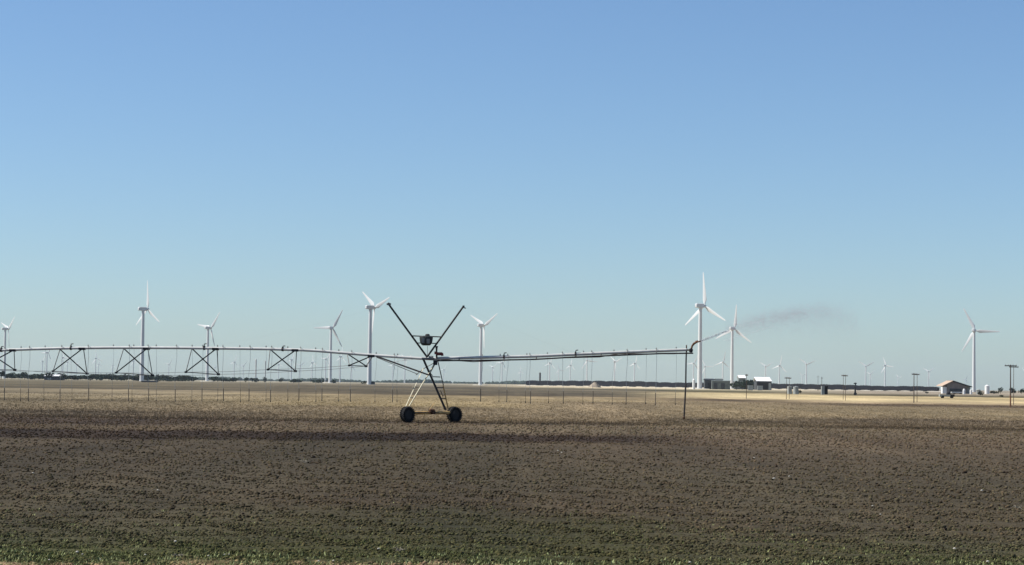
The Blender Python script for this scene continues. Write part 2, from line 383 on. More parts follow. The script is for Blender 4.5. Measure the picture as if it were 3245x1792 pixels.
def make_turbine(loc, label, cat, group):
    root = empty('wind_turbine', (0, 0, 0), label, cat, group)
    prof = [(2.35, 0), (2.35, .25), (2.1, .3), (2.0, 8), (1.82, 25), (1.62, 45), (1.38, 66.6), (1.5, 66.7), (1.5, 67.2)]
    MB().lathe(prof, (0, 0, 0), (0, 0, 1), 28).build('tower', M['white'], root, True)
    nb = MB()
    vs = []; fs = []
    for i, (y, wx, z0, z1) in enumerate([(-5.2, 1.0, 68.0, 70.3), (-4.6, 1.45, 67.5, 70.8), (2.2, 1.55, 67.2, 71.0), (3.4, 1.1, 67.7, 70.4)]):
        vs += [(-wx, y, z0 + .3), (-wx * .7, y, z0), (wx * .7, y, z0), (wx, y, z0 + .3), (wx, y, z1 - .4), (wx * .7, y, z1), (-wx * .7, y, z1), (-wx, y, z1 - .4)]
    for i in range(3):
        for k in range(8): k2 = (k + 1) % 8; fs.append((i * 8 + k, i * 8 + k2, i * 8 + 8 + k2, i * 8 + 8 + k))
    fs += [tuple(range(8)), tuple(24 + k for k in range(7, -1, -1))]
    nb.face_block(vs, fs); nb.path([(0, -3.6, 70.9), (0, -3.6, 72.3)], .09, 6)
    nb.build('nacelle', M['white'], root)
    MB().lathe([(1.15, 3.42), (1.3, 4.0), (1.25, 5.2), (.9, 6.0), (.35, 6.5)], (0, 0, HUB), (0, 1, 0), 18).build('hub', M['white'], root, True)
    bm_ = blade_mesh()
    for k in range(3):
        b = bm_.build('blade', M['white'], root, True); b.location = (0, 4.6, HUB)
        if k: b.data = first.data
        else: first = b
        b.rotation_euler = (0, R(120 * k), 0)
    return root
proto = make_turbine((0, 0, 0), 'x', 'wind turbine', None)
def copy_thing(o, name=None):
    c = o.copy(); COL.objects.link(c)
    for ch in list(o.children):
        d = ch.copy(); COL.objects.link(d); d.parent = c; d.matrix_parent_inverse = ch.matrix_parent_inverse.copy()
        for g in list(ch.children):
            e = g.copy(); COL.objects.link(e); e.parent = d; e.matrix_parent_inverse = g.matrix_parent_inverse.copy()
    return c
used = [False]
def turbine(xb, hub_y, base_y, cosp, phi, rpx, label, group, hoff=0, D=None):
    D = D or F0 * HUB / (base_y - hub_y)
    t = copy_thing(proto) if used[0] else proto
    used[0] = True
    g = G(xb, D); top = P(xb + .0135 * (base_y - hub_y), hub_y, D)
    t.location = (g.x, g.y, 0)
    s = (top.z) / HUB; psi = math.acos(cosp)
    t.scale = (s, s, s); t.rotation_euler = (0, 0, -psi)
    bs = rpx / ppm(D) / 30 / s
    k = 0
    for ch in t.children:
        if ch.name.startswith('blade'):
            ch.rotation_euler = (0, R(phi + 120 * k), 0); ch.scale = (1.0, 1.0, bs); k += 1
    tag(t, label, 'wind turbine', group)
    return t, D
GT = 'white wind turbines turning in the near rows'
NEAR = [
 (13, 1043, 1205, .60, 50, 60, 'white wind turbine cut by the left edge of the photo'),
 (449, 980, 1208, .60, -3, 92, 'tall white wind turbine on the left with one blade straight up'),
 (656, 1040, 1211, .75, 40, 66, 'mid-size wind turbine behind the third crossed frame of the irrigation span'),
 (1046, 1040, 1215, .93, 30, 68, 'wind turbine with one blade pointing level to the left'),
 (1170, 975, 1217, .65, -52, 84, 'tall white wind turbine just left of the dark V-shaped mast'),
 (1522, 1032, 1218, .70, 58, 72, 'white wind turbine just right of the dark V-shaped mast'),
 (2217, 970, 1231, .62, -4, 108, 'tallest wind turbine, behind the end gun of the irrigation arm'),
 (2319, 1042, 1232, .80, 5, 77, 'wind turbine crossed by the water spray'),
 (3086, 1048, 1249, .90, -28, 80, 'white wind turbine beside the barn at the far right'),
]
TD = {}
for (xb, hy, by, c, ph_, rp, lb) in NEAR:
    _, TD[xb] = turbine(xb, hy, by, c, ph_, rp, lb, GT)
FARG = 'faint small wind turbines far away on the horizon'
FAR = [ # x, hub y, own label or None
 (1741, 1151, 'faint far turbine above the dark railcars, left of the slim dark stack row'), (1806, 1158, None), (1859, 1143, None), (1947, 1147, 'pale far turbine with raised blades under the right half of the arm'), (2010, 1152, None), (1770, 1172, None),
 (2197, 1152, 'faint far turbine right beside the hanging end hose'), (2233, 1162, 'tiny far turbine showing right of the tallest turbine tower'), (2290, 1148, 'far turbine standing between the two near turbines above the dark hedge'),
 (2425, 1162, 'tiny far turbine above the large white shed roof'), (2469, 1159, 'far turbine with wide spread blades right of the large white roof'), (2555, 1155, 'far turbine between the first and second utility poles above the railcars'), (2542, 1190, 'tiny far turbine low on the horizon left of a taller one'),
 (2743, 1161, 'far turbine, left one of the close pair over the railcars'), (2757, 1186, 'lower far turbine tucked just right of its taller neighbour'), (2804, 1159, 'far turbine, rightmost of the three standing over the long train'),
 (2845, 1197, 'tiny far turbine near the twin utility poles'), (2942, 1178, 'very faint far turbine left of the barn roof'), (3060, 1203, 'tiny far turbine peeping over the barn roof'), (3250, 1183, 'far turbine whose blade enters at the right edge'),
 (198, 1134, None), (212, 1148, None), (133, 1145, None), (147, 1118, None), (242, 1155, None), (302, 1136, None), (311, 1155, None), (356, 1159, None), (421, 1145, None), (534, 1155, None),
 (741, 1148, None), (770, 1160, None), (922, 1141, None), (1031, 1138, None), (950, 1159, None), (1077, 1131, None), (1114, 1162, None), (1244, 1159, None), (1282, 1140, None), (1648, 1178, None),
 (1560, 1165, None), (1590, 1150, None), (680, 1165, None), (1405, 1172, None), (882, 1156, None), (988, 1150, None),
]
rr = random.Random(4)
for i, (xb, hy, lb) in enumerate(FAR):
    D = F0 * HUB / (hor(xb) - hy + 2.54 * 7000 / (F0 * HUB / max(hor(xb) - hy, 5)))
    if lb: l, g_ = lb, FARG
    elif xb < 1350: l, g_ = 'very faint distant wind turbine seen through the hoses of the left span', 'faint turbines behind the left span'
    else: l, g_ = 'very faint distant wind turbine seen through the hoses of the right arm', 'faint turbines behind the right arm'
    turbine(xb, hy, 0, rr.uniform(.6, .95), rr.uniform(0, 120), .43 * F0 * HUB / D * rr.uniform(.9, 1.1), l, g_, D=D)

# ------------------------------------------------------------------ centre pivot irrigation machine
T0 = G(1364, 140)
piv = empty('irrigation_pivot', (T0.x, T0.y, 0), 'long galvanised centre pivot irrigation arm with crossed frames and a wheeled drive tower', 'irrigation machine')
def PD(x): return 140 + (1364 - x) / 1364 * 7 if x < 1364 else 140 - (x - 1364) / 826 * 2
def Q(x, y, dd=0): return P(x, y, PD(x) + dd)
pipe_pts = [(-260, 1119), (-60, 1113), (0, 1110.5), (100, 1107), (190, 1104.5), (260, 1103.5), (350, 1102.5), (450, 1102.5), (550, 1103), (650, 1104), (750, 1105), (850, 1106.5), (935, 1109), (1000, 1112), (1100, 1120), (1175, 1126), (1250, 1131), (1330, 1136.5), (1375, 1138.5)]
def pipe_y(x):
    allp = pipe_pts + over_pts[1:]
    return float(np.interp(x, [p[0] for p in allp], [p[1] for p in allp]))
over_pts = [(1375, 1138.5), (1398, 1136), (1500, 1134), (1597, 1132), (1697, 1129.5), (1824, 1123.5), (1987, 1116.5), (2100, 1112), (2176, 1109)]
MB().path([Q(*p) for p in pipe_pts], .095, 12).build('span_pipe', M['galv'], piv, True)
MB().path([Q(*p) for p in over_pts], .098, 12).build('overhang_pipe', M['galv'], piv, True)
MB().path([Q(1385, 1144, -.25), Q(1500, 1142.5, -.25), Q(1597, 1141.5, -.2), Q(1697, 1139.5, -.2), Q(1824, 1132, -.2), Q(1987, 1125.5, -.2), Q(2100, 1121, -.2), Q(2195, 1120, -.2)], .05, 8).build('overhang_truss_bar', M['steel'], piv, True)
part_label(MB().path([Q(1398, 1140, .3), Q(1500, 1147, .35), Q(1640, 1141, .3), Q(1740, 1136, .3), Q(1900, 1132, .3), Q(1960, 1122, .2), Q(2140, 1122, .2)], .03, 6).build('overhang_truss_rod', M['steel'], piv, True), 'thin sagging rod under the arm')
for x in (1455, 1597, 1700, 1824, 1905, 1987, 2080):
    MB().path([Q(x, pipe_y(x), -.05), Q(x, pipe_y(x) + 10, -.2)], .035, 6).build('truss_strut', M['steel'], piv)
# joints, clamps and valves on the pipe
for x, up, sz in ((4, 4, .26), (225, 6, .2), (647, 6, .22), (896, 3, .22), (1597, 5, .2), (1824, 5, .2)):
    c = Q(x, pipe_y(x)); t = (Q(x + 5, pipe_y(x + 5)) - c).normalized()
    f = MB().lathe([(.125, -sz / 4), (.125, sz / 4)], c, t, 16); f.box(c + Vector((0, 0, .10)), (sz * .45, .14, .12)); f.path([c + Vector((0, -.05, .15)), c + Vector((.02, -.05, .15 + up * .02)), c + Vector((.16, -.05, .16 + up * .022))], .035, 6)
    f.build('pipe_joint', M['steel'], piv)
# crossed truss frames
FR = [((-45, 1112), (40, 1112), (-72, 1172), (47, 1173)), ((190, 1108), (260, 1107), (168, 1177), (276, 1185)), ((392, 1105), (464, 1107), (368, 1182), (483, 1190)),
      ((608, 1105), (683, 1108), (589, 1180), (692, 1187)), ((856, 1108), (935, 1112), (849, 1172), (936, 1177)), ((1100, 1122), (1176, 1130), (1107, 1159), (1160, 1161))]
prevB = None
for (t1, t2, b1, b2) in FR:
    T1, T2, B1, B2 = Q(*t1, -.02), Q(*t2, -.02), Q(*b1, -.85), Q(*b2, .85)
    fr = MB().box(T2 + Vector((0, 0, .02)), (.42, .3, .16)).build('truss_frame', M['steel'], piv)
    MB().beam(T1, B2, .07).build('diagonal', M['steel'], fr); MB().beam(T2, B1, .07).build('diagonal', M['steel'], fr)
    MB().path([T1, B1], .03, 6).build('side_bar', M['galv_dull'], fr); MB().path([T2 + Vector((.1, 0, 0)), B2], .03, 6).build('side_bar', M['galv_dull'], fr)
    MB().path([B1, B2], .028, 6).build('spreader', M['galv_dull'], fr)
    MB().box(B1, (.16, .12, .12)).build('rod_socket', M['steel'], fr); MB().box(B2, (.2, .12, .14)).build('rod_socket', M['steel'], fr)
    if prevB:
        for a, b in zip(prevB, (B1, B2)):
            MB().path([a, (a + b) / 2 - Vector((0, 0, .05)), b], .013, 5).build('truss_rod', M['cable'], piv)
    prevB = (B1, B2)
e1 = Q(1193, 1130, -.3); e2 = Q(1361, 1190, -.5)
MB().beam(e1, e2, .085).build('tower_brace', M['steel'], piv)
MB().path([Q(1193, 1133, .5), Q(1325, 1187, .9)], .022, 6).build('tower_brace', M['galv_dull'], piv)
MB().path([Q(1330, 1137, 0), Q(1285, 1142, .5), Q(1230, 1150, .8)], .012, 5).build('truss_rod', M['cable'], piv)
# drive tower: legs from the pipe down to the base beam
WL, WR = P(1291, 1316, 138.6), P(1440, 1316, 141.2)
wr = .51
WL.z = WR.z = wr
def leg(a, b, m, wd=.11, ls=None):
    o = MB().beam(a, b, wd).build('leg', m, piv)
    if ls: part_label(o, ls)
    return o
thick = leg(P(1339, 1136, 139.8), P(1411, 1300, 140.4), M['steel'], .13, 'thick dark tower leg')
leg(P(1382, 1147, 140.2), P(1297.5, 1288, 138.9), M['sunlit_galv'], .078)  # left legs carry the sunlit tone in their colour
leg(P(1342, 1169, 140.9), P(1286, 1290, 139.6), M['sunlit_galv'], .058)
leg(P(1387, 1147, 140.7), P(1404, 1222, 141.2), M['steel'], .07); leg(P(1404, 1222, 141.2), P(1420, 1296, 141.4), M['yellow'], .075)
MB().path([P(1381, 1148, 140.9), P(1342, 1169, 140.9), P(1318, 1189, 140.9)], .025, 6).build('stay_rod', M['galv_dull'], piv)
MB().path([P(1378, 1156, 140), P(1364, 1182, 140), P(1371, 1192, 140)], .022, 6).build('stay_rod', M['steel'], piv)
for a, b, m in (((1370, 1194.5), (1395, 1195.5), 'steel'), ((1384, 1229), (1405, 1228.5), 'steel'), ((1393, 1262.5), (1412, 1264), 'steel'), ((1307, 1227.5), (1326, 1227.5), 'sunlit_galv'), ((1296, 1261), (1308, 1261), 'sunlit_galv')):
    MB().path([P(*a, 140.3), P(*b, 140.8)], .03, 6).build('rung', M[m], piv)
MB().path([P(1396, 1238, 140.6), P(1403, 1257, 140.9), P(1411, 1249, 141.2)], .025, 6).build('stay_rod', M['steel'], piv)
# base beam and drive motor
ba, bb = WL + Vector((.28, .3, .1)), WR + Vector((-.28, -.3, .12))
bd = (bb - ba).normalized(); brot = Matrix((bd.cross(Vector((0, 0, 1))), bd, Vector((0, 0, 1)))).transposed()
MB().path([ba, bb], .105, 12).build('base_beam', M['yellow'], piv, True)
mc = (ba + bb) / 2
MB().lathe([(.11, -.2), (.12, -.12), (.12, .12), (.08, .2)], mc + Vector((.04, -.12, .13)), bd, 12).box(mc + Vector((.1, -.1, .0)), (.3, .22, .2), brot).build('drive_motor', M['rust'], piv)
MB().path([P(1340, 1323, 139), P(1358, 1302, 139.2), P(1377, 1278, 139.6)], .02, 6).build('shift_lever', M['yellow'], piv)
MB().path([ba + Vector((.15, -.2, .02)), bb + Vector((-.2, -.2, .03))], .025, 8).build('drive_shaft', M['steel'], piv)
for wc, s in ((WL, 1), (WR, -1)):
    ax = Vector((bd.y, -bd.x, 0)).normalized(); ax = (Matrix.Rotation(R(4 * s), 3, 'Z') @ ax)
    c = wc
    hw = .2
    wh = MB().lathe([(.10, -hw * .5), (.12, 0), (.10, hw * .5)], c, ax, 16).build('wheel', M['steel'], piv, True, org=c)
    MB().lathe([(.30, -hw), (.42, -hw * 1.05), (.475, -hw * .8), (.49, 0), (.475, hw * .8), (.42, hw * 1.05), (.30, hw), (.28, 0)], c, ax, 32).build('tyre', M['rubber'], wh, True, org=c)
    MB().lathe([(.29, -hw * .8), (.27, -hw * .6), (.12, -hw * .45), (.12, hw * .45), (.27, hw * .6), (.29, hw * .8)], c, ax, 24).build('rim', M['black'], wh, True, org=c)
    lg = MB(); tx = ax.cross(Vector((0, 0, 1))).normalized()
    for k in range(22):
        an = 2 * math.pi * k / 22; rd = tx * math.cos(an) + Vector((0, 0, 1)) * math.sin(an); tg = ax.cross(rd)
        for sg in (-1, 1):
            rot = Matrix((ax, tg, rd)).transposed() @ Matrix.Rotation(R(32 * sg), 3, 'Z')
            cc = c + rd * .485 + ax * (hw * .5 * sg) + tg * (.035 * sg)
            lg.box(cc, (hw * 1.05, .035, .05), rot)
    lg.build('tread_lugs', M['rubber'], wh, org=c)
    MB().box(c + Vector((s * .12, s * .14, .18)) , (.26, .2, .26), brot).build('gearbox', M['steel'], piv)
# V-shaped mast
for tip, base in (((1232.5, 966), (1354, 1133)), ((1468.5, 972), (1354, 1131))):
    a, b = P(*base, 139.8), P(*tip, 139.6)
    mm = MB(); mm.path([a, b], .06, 10); mm.build('mast_arm', M['steel'], piv, True)
tp = P(1232, 965, 139.6)
MB().box(tp, (.26, .12, .1)).path([tp + Vector((-.14, 0, 0)), tp + Vector((-.02, 0, .09)), tp + Vector((.14, 0, .02))], .035, 6).build('mast_bracket', M['galv_dull'], piv)
tp2 = P(1469, 973, 139.6); MB().box(tp2, (.13, .13, .16)).box(tp2 + Vector((.1, 0, -.08)), (.1, .06, .06)).build('mast_bracket', M['steel'], piv)
MB().path([P(1304, 1065, 139.6), P(1401, 1068.5, 139.6)], .038, 8).build('mast_crossbar', M['steel'], piv)
MB().path([P(1319, 1087.5, 139.6), P(1384, 1089, 139.6)], .032, 8).build('mast_crossbar', M['steel'], piv)
tc_ = P(1350.5, 1080, 139.6)
tk = MB().lathe([(.22, -.31), (.30, -.27), (.40, -.08), (.43, .15), (.43, .25), (.37, .29), (.2, .31)], tc_ + Vector((0, 0, 0)), (0, 0, 1), 14).build('tank', M['tank'], piv)
MB().lathe([(.13, .28), (.15, .34), (.13, .40), (.06, .42)], tc_ + Vector((.08, -.05, 0)), (0, 0, 1), 12).build('tank_cap', M['steel'], tk)
MB().box(tc_ + Vector((-.18, -.39, .0)), (.17, .05, .32)).box(tc_ + Vector((.14, -.39, -.04)), (.2, .05, .3)).build('tank_rib', M['galv_dull'], tk)
MB().path([P(1355, 1097, 139.6), P(1354.5, 1128, 139.6)], .014, 6).build('stay_rod', M['steel'], piv)
# pipe-top fittings at the tower
MB().box(P(1352, 1137, 139.8), (.6, .26, .12)).lathe([(.13, -.14), (.15, 0), (.13, .14)], P(1366, 1135.5, 139.8), (1, 0, 0), 14).build('tower_coupling', M['galv_dull'], piv)
g1 = MB().path([P(1384, 1136, 139.8), P(1383.5, 1112, 139.7), P(1383.5, 1100, 139.7)], [.06, .055, .075], 10); g1.lathe([(.1, -.02), (.1, .05)], P(1383.5, 1100, 139.7), (0, 0, 1), 10)
g1.build('riser', M['steel'], piv, True)
MB().box(P(1381, 1119, 139.65), (.17, .2, .18)).box(P(1393, 1122, 139.65), (.32, .16, .2)).lathe([(.1, -.05), (.1, .1)], P(1400, 1124, 139.65), (1, 0, .2), 10).build('control_valve', M['red'], piv)
cb = MB().box(P(1379.5, 1150, 139.6), (.26, .22, .3)).build('control_box', M['black'], piv)
MB().box(P(1379.5, 1142.5, 139.6), (.3, .26, .03)).build('box_lid', M['galv_dull'], cb)
# cables from the mast tips
for a, b in (((1232, 966), (225, 1650)), ((1232, 966), (655, 1102)), ((1468, 973), (1824, 1121)), ((1232, 966), (1468, 973))):
    p, q = Q(a[0], a[1], 0), Q(b[0], b[1], 0); mid = (p + q) / 2 - Vector((0, 0, (p - q).length * .012))
    MB().path([p, (p + mid) / 2 - Vector((0, 0, .05)), mid, (q + mid) / 2 - Vector((0, 0, .05)), q], .0018, 5).build('cable', M['cable'], piv)
# drop hoses with their lower tubes
DL = [14, 65, 90, 139, 190, 228, 281, 355, 407, 418, 471, 495, 555, 608, 640, 690, 708, 762, 789, 843, 857, 912, 947, 1001, 1020, 1073, 1110, 1188, 1244, 1258]
DR = [1523, 1581, 1606, 1665, 1681, 1738, 1785, 1847, 1879, 1940, 1984, 2046, 2077, 2140]
rr = random.Random(11)
for i, x in enumerate(DL + DR):
    back = (i % 2 == 1)
    bot = 1270 - 2 * (x < 60) + (x > 1400) * (2 + (x - 1400) * .016) + rr.uniform(-2.5, 2.5) + (x > 560) * (x < 1300) * 2
    dd = .22 if back else -.22
    py = pipe_y(x); xs = x + rr.uniform(-5, 5)
    top = [Q(xs, py - 1, 0), Q(xs, py - 8, 0), Q(xs + 1, py - 10.5, dd * .6), Q(xs + 2, py - 8, dd), Q(xs + 2, py + 2, dd * 1.1)]
    g_ = MB().path(top, .018, 6).build('gooseneck', M['galv_dull'], piv, True)
    midx = (xs + x) / 2 + rr.uniform(-2.5, 2.5)
    h_ = MB().path([top[-1], Q(xs + 2, py + 30, dd), Q(midx, (py + bot) / 2, dd), Q(x + rr.uniform(-1, 1), bot - 36, dd)], .007 if back else .011, 6).build('drop_hose', M['hose'], piv, True)
    lw = MB().path([Q(x + .3, bot - 38, dd), Q(x, bot - 4, dd)], .013 if back else .027, 8); lw.build('lower_tube', M['weight'], h_, True)
    nz = MB().lathe([(.02, -.05), (.026, -.02), (.026, .03), (.02, .06)], Q(x, bot - 1, dd), (0, 0, 1), 8); nz.build('nozzle', M['black'], h_)
# end of the arm: clamp, valve, end gun, long hose
MB().path([Q(2175.5, 1120, 0), Q(2175.5, 1094, 0)], [.05, .035], 8).build('end_riser', M['rust'], piv, True)
MB().lathe([(.06, -.13), (.12, -.08), (.13, .06), (.06, .13)], Q(2189.5, 1111, 0), (.2, 0, 1), 14).build('booster_valve', M['black'], piv, True)
MB().path([Q(2176, 1110, 0), Q(2190, 1110, 0)], .05, 8).build('end_coupling', M['rust'], piv)
MB().box(Q(2186, 1120, -.1), (.42, .12, .08)).build('end_plate', M['steel'], piv)
eg = MB().path([Q(2191, 1106, 0), Q(2193.5, 1097, 0), Q(2199, 1089.5, 0), Q(2208, 1085, 0), Q(2221, 1081.5, 0)], [.06, .06, .075, .055, .035], 10).build('end_gun', M['rust'], piv, True)
MB().path([Q(2196, 1096, 0), Q(2205, 1082, 0), Q(2212, 1080, 0)], .025, 6).build('gun_arm', M['red'], eg)
MB().path([Q(2175, 1116, -.15), Q(2174, 1150, -.15), Q(2173, 1222, -.15), Q(2170.5, 1270, -.15), Q(2168, 1320, -.15)], [.045, .045, .05, .055, .055], 10).build('end_hose', M['steel'], piv, True)
part_label(MB().lathe([(.04, -.08), (.075, -.03), (.075, .05), (.04, .09)], Q(2167.5, 1325, -.15), (0, 0, 1), 10).build('hose_end_weight', M['rust'], piv), 'rusty weight at the foot of the long end hose')

# ------------------------------------------------------------------ water from the end gun
def water_mat(name):
    m = bpy.data.materials.new(name); m.use_nodes = True; t = m.node_tree; t.nodes.clear()
    a = t.nodes.new('ShaderNodeAttribute'); a.attribute_name = 'field_colour'
    d = t.nodes.new('ShaderNodeBsdfDiffuse'); q = t.nodes.new('ShaderNodeBsdfTranslucent'); x = t.nodes.new('ShaderNodeAddShader'); u = t.nodes.new('ShaderNodeOutputMaterial')
    t.links.new(a.outputs['Color'], d.inputs[0]); t.links.new(a.outputs['Color'], q.inputs[0])
    t.links.new(d.outputs[0], x.inputs[0]); t.links.new(q.outputs[0], x.inputs[1]); t.links.new(x.outputs[0], u.inputs[0])
    return m
def droplets(name, pts, cols, size, m):
    n = len(pts); TET = np.array([(1, 1, 1), (1, -1, -1), (-1, 1, -1), (-1, -1, 1)]) * .58
    V = pts[:, None] + TET[None] * (size * np.random.uniform(.5, 1.5, n))[:, None, None] * np.random.uniform(.6, 1.4, (n, 4, 3))
    F = (np.array([(0, 1, 2), (0, 3, 1), (0, 2, 3), (1, 3, 2)])[None] + 4 * np.arange(n)[:, None, None]).reshape(-1, 3)
    return np_mesh(name, V.reshape(-1, 3), F, m, np.repeat(cols, 4, 0), 'stuff')
pl = [(2225, 1079, 6, .0), (2290, 1050, 16, .05), (2342, 1030, 13, .34), (2400, 1018, 10, .65), (2451, 1007, 11, 1.0), (2521, 995, 11, 1.0), (2575, 989, 12, .9), (2620, 988, 13, .6), (2665, 996, 15, .35), (2700, 1010, 18, .15), (2735, 1030, 22, .05)]
pa = np.array(pl, float); N = 12500
tt = np.random.rand(N * 3) ; xs = 2225 + tt * (2735 - 2225)
dens = np.interp(xs, pa[:, 0], pa[:, 3]) * (0.75 + .3 * snoise(xs * .05, 31))
xs = xs[np.random.rand(len(xs)) < dens][:N]
ys = np.interp(xs, pa[:, 0], pa[:, 1]) + np.random.normal(0, 1, len(xs)) * np.interp(xs, pa[:, 0], pa[:, 2]) * 1.25
fall = (np.random.rand(len(xs)) < .14); ys = ys + fall * np.abs(np.random.normal(0, 30, len(xs)))
def PQ(x, y, dd): return np.array([P(a, b, c) for a, b, c in zip(x, y, dd)])
pp = PQ(xs, ys, 138 + (xs - 2219) / 50 * .5 + np.random.normal(0, .5, len(xs)))
nm = 9000; xm = 2300 + np.random.rand(nm) ** .9 * 420; ym = np.interp(xm, [2226, 2350, 2500, 2700], [1072, 1040, 1020, 1025]) + np.random.normal(0, 1, nm) * np.interp(xm, [2226, 2350, 2700], [16, 22, 34])
pp = np.concatenate([pp, PQ(xm, ym, 138 + (xm - 2219) / 50 * .5)])
cc = np.tile(np.array([[.33, .29, .32]]), (len(pp), 1))
def streak(x0, y0, x1, y1, n, wpx):
    t = np.random.rand(n); x = x0 + (x1 - x0) * t; y = y0 + (y1 - y0) * t + np.random.normal(0, wpx, n)
    return PQ(x, y, 138 + (x - 2219) / 50 * .5)
jet = np.concatenate([streak(2222, 1081, 2312, 1047, 2600, 2.4), streak(2293, 1080, 2451, 1033, 620, 2.2), streak(2342, 1036, 2420, 1016, 300, 2.4)])
pts = np.concatenate([pp, jet]); cols = np.concatenate([cc, np.tile(np.array([[.49, .50, .51]]), (len(jet), 1))])
o = droplets('water_spray', pts, cols, .0085, water_mat('water_droplets')); tag(o, 'misty plume of water arcing right from the end gun', 'water spray')

# ------------------------------------------------------------------ the long train
def make_car():
    r0 = empty('coal_car', (0, 0, 0), 'x', 'railcar')
    L, Wd, z0, z1 = 15.6, 3.1, .95, 3.75
    mb = MB()
    mb.face_block([(-L / 2, -Wd / 2, z1), (L / 2, -Wd / 2, z1), (L / 2, Wd / 2, z1), (-L / 2, Wd / 2, z1),
                   (-L / 2 + .3, -Wd / 2, z0 + .5), (L / 2 - .3, -Wd / 2, z0 + .5), (L / 2 - .3, Wd / 2, z0 + .5), (-L / 2 + .3, Wd / 2, z0 + .5),
                   (-L / 2 + 1.2, -Wd / 2 + .2, z0 - .5), (L / 2 - 1.2, -Wd / 2 + .2, z0 - .5), (L / 2 - 1.2, Wd / 2 - .2, z0 - .5), (-L / 2 + 1.2, Wd / 2 - .2, z0 - .5)],
                  [(0, 1, 2, 3), (0, 4, 5, 1), (1, 5, 6, 2), (2, 6, 7, 3), (3, 7, 4, 0), (4, 8, 9, 5), (5, 9, 10, 6), (6, 10, 11, 7), (7, 11, 8, 4), (11, 10, 9, 8)])
    mb.box((0, 0, 1.0), (L + .2, 1.0, .3))
    for k in range(9): mb.box((-L / 2 + 1.5 + k * (L - 3) / 8, -Wd / 2 - .06, 2.8), (.14, .1, 1.7))
    mb.build('hopper_body', M['coal'], r0)
    ld = MB(); n = 14; vs = []; fs = []
    for i in range(n):
        x = -L / 2 + .5 + (L - 1) * i / (n - 1); hh = (.15 + .5 * max(0.0, math.sin(math.pi * i / (n - 1))) ** .6) * (1 + .2 * math.sin(i * 2.4))
        vs += [(x, -1.4, z1 + .01), (x, 0, z1 + hh), (x, 1.4, z1 + .01)]
    for i in range(n - 1): fs += [(i * 3, i * 3 + 1, i * 3 + 4, i * 3 + 3), (i * 3 + 1, i * 3 + 2, i * 3 + 5, i * 3 + 4)]
    ld.face_block(vs, fs).build('coal_load', M['coalload'], r0)
    for sx in (-1, 1):
        b = MB().box((sx * 5.6, 0, .55), (3.2, 2.6, .7))
        for q in (-.9, .9):
            for y in (-.85, .85): b.lathe([(.46, -.06), (.46, .06)], (sx * 5.6 + q, y, .46), (0, 1, 0), 14)
        b.build('bogie', M['coal'], r0)
    return r0
car0 = make_car()
xk = [1668, 1860, 2000, 2140, 2440, 2690, 2760, 2900, 2985]; yb = [1218.5, 1218.5, 1221.5, 1225, 1229.5, 1234, 1235.5, 1238, 1240.5]; yt = [1210, 1211, 1213, 1216, 1220, 1224, 1226.5, 1228.5, 1231]
x = 1668 + 21.0; i = 0; cars = []
def trainD(x): return float(np.interp(x, [1668, 3000], [2900, 2350]))
while x < 2990:
    D = trainD(x); D2 = trainD(x + 21)
    if not (2168 < x < 2185):
        c = car0 if i == 0 else copy_thing(car0)
        i += 1
        g = G(x, D); ty = float(np.interp(x, xk, yt)) + rr.uniform(-.6, .6)
        zt = P(x, ty, D).z
        sx = 42 / ppm(D) / 15.85 / math.cos(math.atan2(D2 - D, 21 / ppm(D))); c.location = (g.x, g.y, 0); c.scale = (sx, 1, max(zt, 2.5) / 3.45)
        c.rotation_euler = (0, 0, math.atan2(D2 - D, 21 / ppm(D)))
        if i == 1: l, g_ = 'dark loaded coal railcar at the left end of the long train', 'coal cars of the long train'
        elif x < 2200: l, g_ = 'dark coal railcar in the train stretch left of the tallest turbine', 'coal cars of the long train'
        elif x < 2460: l, g_ = 'dark coal railcar half hidden behind the farm sheds and hedge', 'coal cars of the long train'
        elif x > 2960: l, g_ = 'dark coal railcar nearest to the barn at the right end of the train', 'coal cars of the long train'
        else: l, g_ = 'dark coal railcar in the train stretch between the white roof and the barn', 'coal cars of the long train'
        tag(c, l, 'railcar', g_); cars.append(c)
    x += 42
rl = MB()
for k in range(20):
    xa = 1640 + k * 70; a = G(xa, trainD(xa)); b = G(xa + 70, trainD(xa + 70))
    rl.face_block([a + Vector((0, -3.5, 0)), b + Vector((0, -3.5, 0)), b + Vector((0, -1.5, .45)), a + Vector((0, -1.5, .45)), b + Vector((0, 1.5, .45)), a + Vector((0, 1.5, .45)), b + Vector((0, 3.5, 0)), a + Vector((0, 3.5, 0))], [(0, 1, 2, 3), (3, 2, 4, 5), (5, 4, 6, 7)])
rb = rl.build('railway_bed', M['gravel']); rb['kind'] = 'structure'
for c in cars: c.location.z = .2

